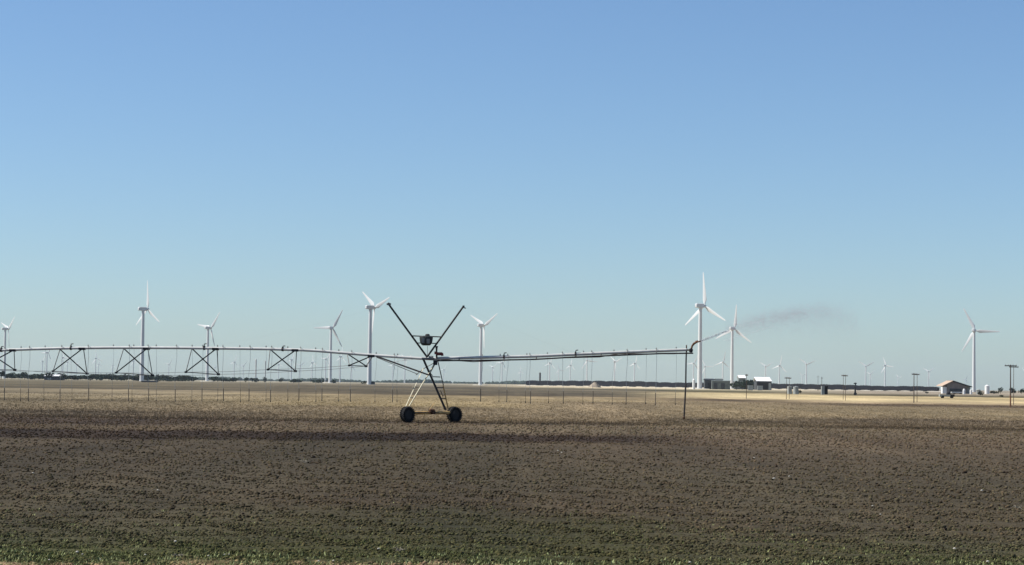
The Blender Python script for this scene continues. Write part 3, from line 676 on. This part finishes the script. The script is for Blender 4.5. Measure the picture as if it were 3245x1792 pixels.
# ------------------------------------------------------------------ trees and bushes
def foliage(mb, c, rx, ry, rz, n, leaf, rnd, lobes=5):
    ls = [(Vector((rnd.uniform(-.55, .55) * rx, rnd.uniform(-.5, .5) * ry, rnd.uniform(-.35, .5) * rz)), rnd.uniform(.4, .72)) for _ in range(lobes)]
    for _ in range(n):
        lc, lr = rnd.choice(ls)
        v = Vector((rnd.gauss(0, 1), rnd.gauss(0, 1), rnd.gauss(0, 1))).normalized() * rnd.uniform(.55, 1.0) ** .6
        p = Vector(c) + lc + Vector((v.x * rx * lr, v.y * ry * lr, v.z * rz * lr))
        if p.z < .1: p.z = .1 + rnd.random() * .5
        u = Vector((rnd.gauss(0, 1), rnd.gauss(0, 1), rnd.gauss(0, 1))).normalized(); w_ = u.orthogonal().normalized()
        s = leaf * rnd.uniform(.5, 1.2); u2 = u.cross(w_)
        mb.face_block([p + w_ * s, p + u2 * s * .7, p - w_ * s, p - u2 * s * .7], [(0, 1, 2, 3)])
def tree(px, top, wpx, D, label, group=None, m='leaf', base_h=.12, name='tree', cat='tree', n=260):
    g = G(px, D); k = ppm(D); rnd = random.Random(int(px * 7 + top))
    h = P(px, top, D).z; wd = wpx * 1.25 / k
    h = max(h * 1.05, .5)
    r0 = empty(name, (g.x, g.y, 0), label, cat, group)
    tr = MB(); tr.path([g, g + Vector((.02 * h, 0, h * .3)), g + Vector((-.01 * h, 0, h * .6))], [h * .035, h * .025, h * .012], 7)
    for q in range(4):
        a = rnd.uniform(0, 6.28); tr.path([g + Vector((0, 0, h * .25)), g + Vector((math.cos(a) * wd * .25, math.sin(a) * wd * .25, h * rnd.uniform(.5, .75)))], [h * .016, h * .005], 5)
    tr.build('trunk', M['bark'], r0)
    f = MB(); foliage(f, g + Vector((0, 0, h * (.5 + base_h / 2))), wd * .62, wd * .5, h * .52, n, max(h, wd) * .10, rnd)
    f.build('crown' if cat == 'tree' else 'foliage', M[m], r0)
    return r0
LT = 'low green trees in the far line behind the left span'
TREES = [(3, 1178, 14, 1700, 'dark tree standing at the very left edge of the photo'), (36, 1187, 32, 2300, None), (60, 1186, 26, 2250, None), (78, 1181, 16, 2200, 'slightly taller pointed tree in the left tree line'), (98, 1186, 28, 2250, None), (122, 1187, 30, 2300, None), (155, 1180, 20, 2000, 'dark rounded tree beside the long low shed roof'),
 (197, 1184, 16, 1900, 'dark tree at the right end of the long low shed'), (217, 1192, 26, 2100, None), (240, 1192, 28, 2100, None), (262, 1191, 26, 2150, None), (285, 1190, 26, 2150, None), (322, 1189, 30, 2200, None), (345, 1187, 30, 2200, None), (372, 1189, 34, 2250, None), (400, 1190, 36, 2300, None), (430, 1191, 34, 2300, None), (474, 1192, 40, 2400, None), (508, 1192, 34, 2450, None), (534, 1193, 30, 2450, None), (565, 1192, 30, 2450, None), (590, 1193, 30, 2450, None), (612, 1195, 28, 2500, None), (675, 1194, 22, 2300, 'dark bushy tree right of the mid-size turbine base'), (702, 1198, 26, 2600, None), (733, 1200, 30, 2600, None), (778, 1198, 14, 2500, None), (806, 1199, 18, 2500, None), (840, 1198, 12, 2450, None), (890, 1199, 14, 2500, None), (935, 1204, 30, 2700, None), (1000, 1206, 36, 2800, None), (1055, 1205, 12, 2500, None)]
for (a, b, c, d, l) in TREES:
    tree(a, b, c, d, l or 'low dull green tree in the far line behind the left span', LT)
hd = MB(); rnd = random.Random(77)
for k in range(4200):
    px = rnd.uniform(18, 600); D = 2330 + rnd.uniform(-8, 8); g = G(px, D)
    hmax = 4.6 + 1.6 * math.sin(px * .045) + .9 * math.sin(px * .17 + 1); hmax *= 1 if px < 460 else max(.35, 1 - (px - 460) / 200)
    p = g + Vector((0, 0, rnd.uniform(.2, 1) ** .8 * hmax)); u = Vector((rnd.gauss(0, 1), rnd.gauss(0, 1), rnd.gauss(0, 1))).normalized(); w_ = u.orthogonal().normalized(); q = u.cross(w_); sz = rnd.uniform(.5, 1.1)
    hd.face_block([p + w_ * sz, p + q * sz * .7, p - w_ * sz, p - q * sz * .7], [(0, 1, 2, 3)])
tag(hd.build('hedgerow', M['leaf']), 'long continuous dark green hedgerow on the left horizon', 'hedgerow')
tree(1155, 1208, 14, 1900, 'small dark bush left of the tall turbine base by the mast', None, 'leaf', name='bush', cat='bush', n=140)
# hedge and bushes at the right
for a, b, c, d, l in [(2334, 1209, 26, 1750, 'grey green tree right of the spray turbine base'), (2352, 1208, 28, 1800, 'middle tree of the hedge left of the large white roof'), (2374, 1207, 30, 1850, 'tree of the hedge nearest to the large white roof'), (2395, 1209, 24, 1900, 'low tree under the left end of the large white roof')]:
    tree(a, b, c, d, l, 'trees by the farm sheds')
for a, b, c, d, l in [(3107, 1237, 17, 1020, 'dry grey bush just right of the barn-side turbine base'), (3170, 1231, 12, 1500, 'small dark tree right of the white tank'), (3212, 1231, 18, 1500, 'dark tree behind the last utility pole'), (3236, 1233, 20, 1400, 'dark tree at the right edge of the photo'), (3177, 1253, 11, 760, 'tiny dark bush left of the last utility pole'), (2531, 1238, 12, 860, 'dark bush right of the pale grey tank pair'),
                      (3150, 1241, 24, 1500, 'low grey scrub between white tank and small dark tree'), (2936, 1243, 10, 1300, 'low scrub bush left of the parked pickup')]:
    tree(a, b, c, d, l, None, 'bush' if 'gr' in l or 'bush' in l else 'leaf', name='bush' if 'bush' in l or 'scrub' in l else 'tree', cat='bush' if 'bush' in l or 'scrub' in l else 'tree', n=200)
# far woods that read as one mass
fw = MB(); rnd = random.Random(5)
for k in range(900):
    px = rnd.uniform(560, 1690) if k % 3 else rnd.uniform(2000, 2200); D = rnd.uniform(6800, 7600); g = G(px, D)
    hh = 7 + 3 * math.sin(px * .02) + rnd.uniform(-2, 3); s = rnd.uniform(4, 9); y_ = g.y
    mbp = g + Vector((0, 0, 0))
    fw.lathe([(s, 0), (s * 1.1, hh * .5), (s * .6, hh * .85), (s * .15, hh)], mbp, (0, 0, 1), 6)
o = fw.build('far_woods', M['leaf']); tag(o, 'blue-grey far wood along the horizon behind the mast', 'woods', None, 'stuff')

# ------------------------------------------------------------------ buildings and farm things
def boxat(px0, px1, top, D, depth, root=None, name='wall', m='gwall', base=0.0):
    a, b = G(px0, D), G(px1, D); z1 = P((px0 + px1) / 2, top, D).z
    return MB().box(((a.x + b.x) / 2, D + depth / 2, (z1 + base) / 2), (b.x - a.x, depth, z1 - base)).build(name, M[m], root), z1, a, b
def shed(px0, px1, top, eave, D, depth, wall, roof, label, name='shed', doors=(), ridge=.5, group=None):
    a, b = G(px0, D), G(px1, D); ze = P((px0 + px1) / 2, eave, D).z; zt = P((px0 + px1) / 2, top, D).z
    r0 = empty(name, ((a.x + b.x) / 2, D, 0), label, 'shed' if name == 'shed' else name, group)
    MB().box(((a.x + b.x) / 2, D + depth / 2, ze / 2), (b.x - a.x, depth, ze)).build('wall', M[wall], r0)
    ov = .4; x0, x1, y0, y1 = a.x - ov, b.x + ov, D - ov, D + depth + ov; ym = D + depth * ridge
    t = .18
    MB().face_block([(x0, y0, ze + .02), (x1, y0, ze + .02), (x1, ym, zt), (x0, ym, zt), (x1, y1, ze + .02), (x0, y1, ze + .02),
                     (x0, y0, ze + .02 + t), (x1, y0, ze + .02 + t), (x1, ym, zt + t), (x0, ym, zt + t), (x1, y1, ze + .02 + t), (x0, y1, ze + .02 + t)],
                    [(0, 1, 2, 3), (3, 2, 4, 5), (6, 9, 8, 7), (9, 11, 10, 8), (0, 6, 7, 1), (5, 4, 10, 11), (0, 3, 9, 6), (3, 5, 11, 9), (1, 7, 8, 2), (2, 8, 10, 4)]).build('roof', M[roof], r0)
    for (f0, f1, hh, m) in doors:
        xa = a.x + (b.x - a.x) * f0; xb = a.x + (b.x - a.x) * f1
        MB().box(((xa + xb) / 2, D - .05, hh / 2 * ze), (xb - xa, .1, hh * ze)).build('door', M[m], r0)
    return r0
shed(140, 195, 1188, 1193, 2050, 14, 'dwall', 'wroof', 'long low metal shed with a pale roof among the left trees', doors=((.2, .4, .7, 'grey'),))
shed(448, 496, 1207.5, 1209.5, 1500, 6, 'black', 'dwall', 'long low black shed just right of the tall left turbine base')
shed(2234, 2262, 1201, 1206, 1850, 12, 'dwall', 'dwall', 'dark flat roofed shed right of the tallest turbine', doors=((.3, .7, .7, 'black'),), group='dark farm sheds')
shed(2268, 2290, 1201, 1205, 1850, 12, 'dwall', 'gwall', 'dark square shed midway between the two near turbines', doors=((.3, .6, .7, 'black'),), group='dark farm sheds')
shed(2256, 2314, 1207, 1209, 1830, 5, 'gwall', 'gwall', 'low grey green shed reaching to the spray turbine', doors=((.1, .3, .8, 'dwall'), (.5, .7, .8, 'dwall')), group='dark farm sheds')
shed(2327, 2400, 1210, 1212, 1980, 8, 'gwall', 'gwall', 'long grey green low building behind the hedge', doors=((.4, .5, .8, 'dwall'),), group='dark farm sheds')
# white roofed sheds
shed(2398, 2445, 1196, 1209, 1800, 22, 'dwall', 'wroof', 'large shed with a bright white roof and dark open front', doors=((.05, .75, .85, 'black'), (.8, .97, .8, 'grey')), ridge=.85)
shed(2342, 2363, 1190, 1199, 2150, 14, 'gwall', 'wroof', 'small building with a bright white roof showing above the hedge', ridge=.85)
# small white silo
def silo(px, wpx, top, D, label, m='wpaint', cone=.12, name='silo'):
    g = G(px, D); r_ = wpx / 2 / ppm(D); h = P(px, top, D).z
    r0 = empty(name, g, label, name)
    MB().lathe([(r_, 0), (r_, h * (1 - cone))], g, (0, 0, 1), 20).build('tank_body', M[m], r0, True)
    MB().lathe([(r_ * 1.04, h * (1 - cone) + .01), (r_ * .25, h), (r_ * .2, h + .15)], g, (0, 0, 1), 20).build('silo_roof', M[m], r0, True)
    return r0
silo(2198.5, 9, 1201, 1750, 'narrow white silo left of the tallest turbine tower')
silo(3128, 15, 1220.5, 1400, 'stubby white tank between the right turbine and the small dark tree', name='tank')
silo(2502, 15, 1224, 840, 'pale grey cylindrical tank in front of the train, nearest the first twin pole', 'grey', .05, 'tank')
silo(2522, 17, 1225, 830, 'pale grey cylindrical tank right beside its slimmer twin', 'grey', .05, 'tank')
silo(1711, 5.5, 1181, 3000, 'slim dark stack rising behind the left railcars', 'steel', .03, 'stack')
silo(810, 4.5, 1138, 2500, 'slender pale grain tower standing alone on the left horizon', 'galv', .03, 'tower')  # pale colour on both towers stands in for fading in distant haze
silo(840, 3.5, 1143, 2700, 'fainter thin tower right of the slender grain tower', 'galv', .03, 'tower')
# grey cabinet with a black right side
g = G(2612, 820); r0 = empty('pump_cabinet', g, 'tall cabinet with pale left half and black right half before the train', 'cabinet')
z = P(2612, 1224.5, 820).z
MB().box(g + Vector((-.55, 0, z / 2)), (1.1, 1.6, z)).build('pale_cabinet', M['grey'], r0); MB().box(g + Vector((.62, 0, z / 2)), (1.15, 1.5, z * .96)).box(g + Vector((.62, 0, z + .02)), (1.25, 1.6, .1)).build('cabinet_dark_side', M['black'], r0)
# dark standpipe
g = G(2710, 790); r0 = empty('standpipe', g, 'dark irregular standpipe rising above the railcars left of the far turbine pair', 'standpipe'); z = P(2710, 1213, 790).z
MB().path([g, g + Vector((0, 0, z * .45)), g + Vector((.1, 0, z * .7)), g + Vector((0, 0, z))], [.42, .3, .22, .18], 10).build('pipe', M['dwall'], r0, True)
MB().lathe([(.55, -.2), (.55, .2)], g + Vector((0, -.1, .5)), (0, 1, 0), 16).build('valve_wheel', M['black'], r0)
MB().box(g + Vector((0, 0, z * .93)), (1.1, .3, .35)).box(g + Vector((-.15, 0, z * .6)), (.8, .3, .3)).build('valve', M['dwall'], r0)
# dirt mound
g = G(1885, 2000); rnd = random.Random(2); mb = MB(); n = 22; vs = []; fs = []
for j in range(8):
    for k in range(n):
        a = 2 * math.pi * k / n; f = 1 - (j / 7) ** 1.2; hh = P(1885, 1209, 2000).z
        vs.append(g + Vector((math.cos(a) * 5.8 * f * (1 + .15 * math.sin(3 * a)), math.sin(a) * 7 * f, hh * (j / 7) * rnd.uniform(.9, 1.05))))
for j in range(7):
    for k in range(n): k2 = (k + 1) % n; fs.append((j * n + k, j * n + k2, j * n + n + k2, j * n + n + k))
mb.face_block(vs, fs); tag(mb.build('dirt_mound', M['dirt']), 'pale rounded mound of dirt in front of the dark train', 'mound')
# pale containers
for a0, a1, tp_, l in ((2370, 2386, 1222.5, 'small pale container left of the open shed front'), (2400, 2417, 1223.5, 'small pale container below the open shed front')):
    g = G((a0 + a1) / 2, 1650); r0 = empty('container', g, l, 'container'); wd = (a1 - a0) / ppm(1650); z = P(a0, tp_, 1650).z
    MB().box(g + Vector((0, 0, z / 2 + .1)), (wd, 2, z - .2)).build('container_body', M['grey'], r0); MB().box(g + Vector((0, 0, z + .04)), (wd * 1.04, 2.1, .08)).build('lid', M['wpaint'], r0)
    MB().box(g + Vector((0, -.4, .1)), (wd * .9, .3, .2)).build('skid', M['steel'], r0)
# barn
D = 1350; k = ppm(D)
gx = lambda px: G(px, D).x
zA, zL, zR = P(3019, 1208.5, D).z, P(2988, 1224.5, D).z, P(3079, 1228, D).z
r0 = empty('barn', G(3030, D), 'tan barn with a steep left roof and a long dark right slope beside the turbine', 'barn')
d1 = D + 18
xl, xa, xr = gx(3001), gx(3019), gx(3063)
zl = zA + (zL - zA) * (xl - xa) / (gx(2988) - xa); zr = zA + (zR - zA) * (xr - xa) / (gx(3079) - xa)
MB().face_block([(xl, D, 0), (xr, D, 0), (xr, D, zr - .25), (xa, D, zA - .3), (xl, D, zl - .25), (xl, d1, 0), (xr, d1, 0), (xr, d1, zr - .25), (xa, d1, zA - .3), (xl, d1, zl - .25)],
                [(0, 1, 2, 3, 4), (5, 9, 8, 7, 6), (0, 4, 9, 5), (1, 6, 7, 2), (4, 3, 8, 9), (3, 2, 7, 8)]).build('wall', M['tanwall'], r0)
def slab(x0, z0, x1, z1, y0, y1, t, m, nm='roof'):
    MB().face_block([(x0, y0, z0), (x1, y0, z1), (x1, y1, z1), (x0, y1, z0), (x0, y0, z0 + t), (x1, y0, z1 + t), (x1, y1, z1 + t), (x0, y1, z0 + t)],
                    [(0, 1, 2, 3), (4, 7, 6, 5), (0, 4, 5, 1), (1, 5, 6, 2), (2, 6, 7, 3), (3, 7, 4, 0)]).build(nm, M[m], r0)
slab(gx(2986), zL, xa, zA, D - 1.2, d1 + 1, .35, 'tanroof'); slab(xa + .01, zA, gx(3080), zR, D - 1.2, d1 + 1, .45, 'dwall')
MB().box(((gx(3009) + gx(3047)) / 2, D - .06, 1.6), (gx(3047) - gx(3009), .12, 3.0)).build('door', M['dwall'], r0)
MB().box((gx(2994), D + 3, (P(2994, 1227, D).z) / 2), (gx(3000.5) - gx(2987), 5, P(2994, 1227, D).z)).build('side_room', M['wpaint'], r0)
MB().box(((xr + gx(3077)) / 2 + .02, D + 6, 2.4), (gx(3077) - xr - .1, 8, 4.8)).build('side_room', M['grey'], r0)
# white low things by the barn
g = G(3052, 1250); r0 = empty('white_trailer', G(3032, 1250), 'low white flat trailer parked in front of the barn', 'trailer')
a = G(3014, 1250); b = G(3050, 1250)
MB().box(((a.x + b.x) / 2, 1250, .95), (b.x - a.x, 2.2, .5)).build('trailer_bed', M['wpaint'], r0)
for q in (.2, .3, .75, .85): MB().lathe([(.38, -.1), (.38, .1)], (a.x + (b.x - a.x) * q, 1249, .38), (0, 1, 0), 14).build('wheel', M['rubber'], r0)
silo(3055, 8.5, 1232.5, 1240, 'small round white tank in front of the barn right of the trailer', 'wpaint', .3, 'tank')
silo(3077, 8, 1235, 1260, 'white tank touching the left side of the right turbine tower', 'wpaint', .15, 'tank')
silo(3101, 14, 1234, 1260, 'wide grey tank just right of the right turbine tower', 'grey', .2, 'tank')
# turbine pads and boxes
for xb in (656, 1522, 1046, 2217):
    D = TD[xb]; g = G(xb, D)
    MB().lathe([(9, 0), (8.4, .5), (3, .6)], g, (0, 0, 1), 24).build('gravel_pad', M['gravel'])['kind'] = 'structure'
for px, D, l in ((1182, 1950, 'small dark transformer box right of the turbine base by the mast'), (1060, 2700, 'small dark transformer box at the foot of the turbine with a level blade')):
    g = G(px, D); r0 = empty('transformer_box', g, l, 'transformer'); MB().box(g + Vector((0, 0, 1.3)), (3.4, 2, 2.2)).build('cabinet', M['dwall'], r0); MB().box(g + Vector((0, 0, .1)), (4, 2.6, .2)).build('base', M['gravel'], r0); MB().box(g + Vector((0, 0, 2.46)), (3.6, 2.2, .1)).build('lid', M['gwall'], r0)
# parked pickup
D = 640; g = G(3004, D); r0 = empty('pickup_truck', g, 'grey and black pickup truck parked in the field left below the barn', 'pickup')
def bx(cx, cz, sx, sz, nm, m, sy=1.8, cy=0): return MB().box(g + Vector((cx, cy, cz)), (sx, sy, sz)).build(nm, M[m], r0)
bx(-1.0, .75, 3.0, .6, 'body', 'grey'); bx(1.15, .8, 1.2, .7, 'hood', 'black'); 
MB().face_block([g + Vector(v) for v in [(-.4, -.8, 1.05), (.75, -.8, 1.05), (.4, -.65, 1.6), (-.3, -.65, 1.6), (-.4, .8, 1.05), (.75, .8, 1.05), (.4, .65, 1.6), (-.3, .65, 1.6)]], [(0, 1, 2, 3), (4, 7, 6, 5), (0, 3, 7, 4), (1, 5, 6, 2), (3, 2, 6, 7), (0, 4, 5, 1)]).build('cabin', M['black'], r0)
for q in (-1.6, 1.1):
    for y in (-.8, .8): MB().lathe([(.36, -.12), (.36, .12)], g + Vector((q, y, .36)), (0, 1, 0), 16).build('wheel', M['rubber'], r0)

# utility poles
def pole(px, top, bot, rpx, label, arm=14, red=False, D=None, base=None):
    D = D or KK / (bot - hor(px)); g = G(px, D); k = ppm(D); h = P(px + .0135 * (bot - top), top, D).z; r_ = rpx * .72 / k
    r0 = empty('utility_pole', g, label, 'utility pole', 'wooden utility poles along the field')
    if red:
        MB().path([g, g + Vector((0, 0, h * .27))], [r_ * 1.15, r_ * 1.1], 10).build('pole_foot', M['rwood'], r0, True)
        MB().path([g + Vector((0, 0, h * .271)), g + Vector((0, 0, h))], [r_ * 1.08, r_ * .75], 10).build('pole', M['wood'], r0, True)
    else: MB().path([g, g + Vector((0, 0, h))], [r_ * 1.1, r_ * .75], 10).build('pole', M['wood'], r0, True)
    if arm:
        w_ = arm / k; zc = h - 4 / k
        ca = MB().box(g + Vector((0, -r_ - .03, zc)), (w_, .1, .14)).build('crossarm', M['wood'], r0)
        for q in (-.45, -.2, .2, .45): MB().lathe([(.035, 0), (.06, .04), (.05, .12), (.02, .15)], g + Vector((q * w_, -r_ - .03, zc + .071)), (0, 0, 1), 8).build('insulator', M['insul'], ca)
        if red:
            MB().lathe([(.14, 0), (.15, .05), (.15, .4), (.1, .5)], g + Vector((.22, -.1, h * .55 - 1.5)), (0, 0, 1), 12).build('transformer', M['dwall'], r0, True)
    return r0
pole(3202, 1156, 1289, 2.6, 'tallest utility pole with an orange stained foot at the far right', 38, True)
pole(3212, 1160, 1283, 1.3, 'thinner utility pole just behind the orange footed one', 30)
pole(2896, 1183, 1277, 2.0, 'darker left pole of the pair standing between pickup and standpipe', 15)
pole(2906, 1184, 1275, 1.2, 'thinner right pole of the pair standing between pickup and standpipe', 14)
pole(2672, 1187.5, 1267, 1.0, 'left thin pole of the pair left of the standpipe', 12)
pole(2679, 1188, 1270, 1.0, 'right thin pole of the pair left of the standpipe', 14)
pole(2492, 1195, 1266, 1.0, 'left pole of the twin poles beside the pale tanks', 12)
pole(2501, 1195.5, 1265, 1.0, 'right pole of the twin poles beside the pale tanks', 12)
pole(2604, 1195, 1246, 1.2, 'short pole rising above the pale and black cabinet', 6)
pole(2365, 1186, 1264, 1.3, 'utility pole crossing the small elevated white tank', 9)
pole(2592, 1191, 1240, .8, 'faint thin pole left of the pale and black cabinet', 8)

# loose pale stones and black clods lying on the near field
def lump(px, py, wpx, m, label, name, cat, group, flat=.6):
    dy = py - hor(px); D = KK / dy; g = G(px, D); r_ = wpx / 2 / ppm(D); rnd = random.Random(int(px * 3 + py))
    vs = [g + Vector((v[0] * r_ * rnd.uniform(.75, 1.2), v[1] * r_ * rnd.uniform(.75, 1.2), v[2] * r_ * flat * rnd.uniform(.8, 1.2) + r_ * flat * .7 + .03)) for v in ICO]
    o = MB().face_block(vs, [tuple(f) for f in ICF]).build(name, M[m], None, True, org=g)
    o.modifiers.new('s', 'SUBSURF').render_levels = 1
    return tag(o, label, cat, group)
for px, py, s in [(104, 1504, 10), (245, 1756, 14), (261, 1762, 9), (156, 1780, 9), (556, 1722, 13), (318, 1778, 8), (460, 1764, 10), (712, 1763, 9), (726, 1762, 8), (1010, 1784, 11), (1056, 1783, 10), (1768, 1432, 8), (2452, 1522, 13), (2501, 1514, 9), (3112, 1560, 12), (2765, 1608, 9), (3025, 1745, 14), (3130, 1786, 14), (2186, 1788, 12), (1200, 1745, 12), (1780, 1438, 8), (2790, 1635, 8), (500, 1558, 9), (660, 1767, 9), (1745, 1560, 8), (2390, 1455, 8)]:
    green = py > 1700
    lump(px, py, s, 'stone', 'small pale stone among the green weeds at the bottom edge' if green else 'small pale stone lying on the bare brown soil', 'stone', 'stone', 'pale stones in the weeds' if green else 'pale stones on bare soil')
for px, py, s in [(190, 1427, 14), (430, 1483, 11), (270, 1539, 13), (339, 1558, 14), (108, 1555, 15), (618, 1546, 14), (650, 1566, 13), (250, 1652, 12), (770, 1634, 15), (758, 1645, 12), (478, 1722, 14), (580, 1680, 12), (995, 1453, 15), (986, 1539, 12), (862, 1562, 14), (1200, 1522, 13), (1148, 1573, 11), (1248, 1577, 12), (1466, 1604, 15), (1543, 1584, 9), (840, 1690, 11), (1070, 1772, 16), (1560, 1782, 18), (2630, 1433, 9), (3182, 1502, 14), (2778, 1538, 13), (2640, 1604, 13), (2589, 1690, 13), (2880, 1676, 14), (2997, 1682, 15), (2935, 1701, 14), (3034, 1768, 12), (450, 1785, 18), (1404, 1555, 10), (1905, 1520, 10), (2050, 1604, 10), (2210, 1560, 10)]:
    lump(px, py, s, 'dclod', 'dark black lump of soil lying on the near field', 'soil_lump', 'soil lump', 'black soil lumps on the near field', .55)
# pale dry stalk tufts
def tuft(px, py, s, label, col='stone'):
    D = KK / (py - hor(px)); g = G(px, D); k = ppm(D); rnd = random.Random(int(px)); mb = MB()
    for _ in range(16):
        a = rnd.uniform(0, 6.28); l = s / k * rnd.uniform(.5, 1)
        mb.path([g + Vector((rnd.uniform(-.3, .3) * s / k, 0, 0)), g + Vector((math.cos(a) * l * .5, math.sin(a) * l * .5, l * rnd.uniform(.2, .5))), g + Vector((math.cos(a) * l, math.sin(a) * l, l * rnd.uniform(.0, .45)))], [.008, .006, .003], 5)
    tag(mb.build('dry_tuft', M['dstalk']), label, 'dry plant')
tuft(966, 1466, 30, 'larger pale dry tuft lying on bare soil at the left centre')
tuft(1425, 1535, 20, 'small pale dry tuft on the soil below the drive tower')
tuft(3225, 1612, 24, 'grey green dry tuft near the right edge')
tuft(1268, 1745, 26, 'pale grey weed standing in the green below the drive tower')
tuft(565, 1762, 24, 'pale grey weed in the green at the lower left')

# ------------------------------------------------------------------ haze in the air
HZ = bpy.data.materials.new('haze_air'); HZ.use_nodes = True; t = HZ.node_tree; t.nodes.clear()
pv = t.nodes.new('ShaderNodeVolumePrincipled'); pv.inputs['Color'].default_value = (.60, .72, .84, 1); pv.inputs['Density'].default_value = 2.5e-5; pv.inputs['Anisotropy'].default_value = .2
oo = t.nodes.new('ShaderNodeOutputMaterial'); t.links.new(pv.outputs[0], oo.inputs['Volume'])
hz = MB().box((0, 5500, 74.5), (46000, 19000, 151)).build('haze', HZ); hz['kind'] = 'stuff'; hz['label'] = 'thin pale haze in the air over the plain'; hz['category'] = 'haze'
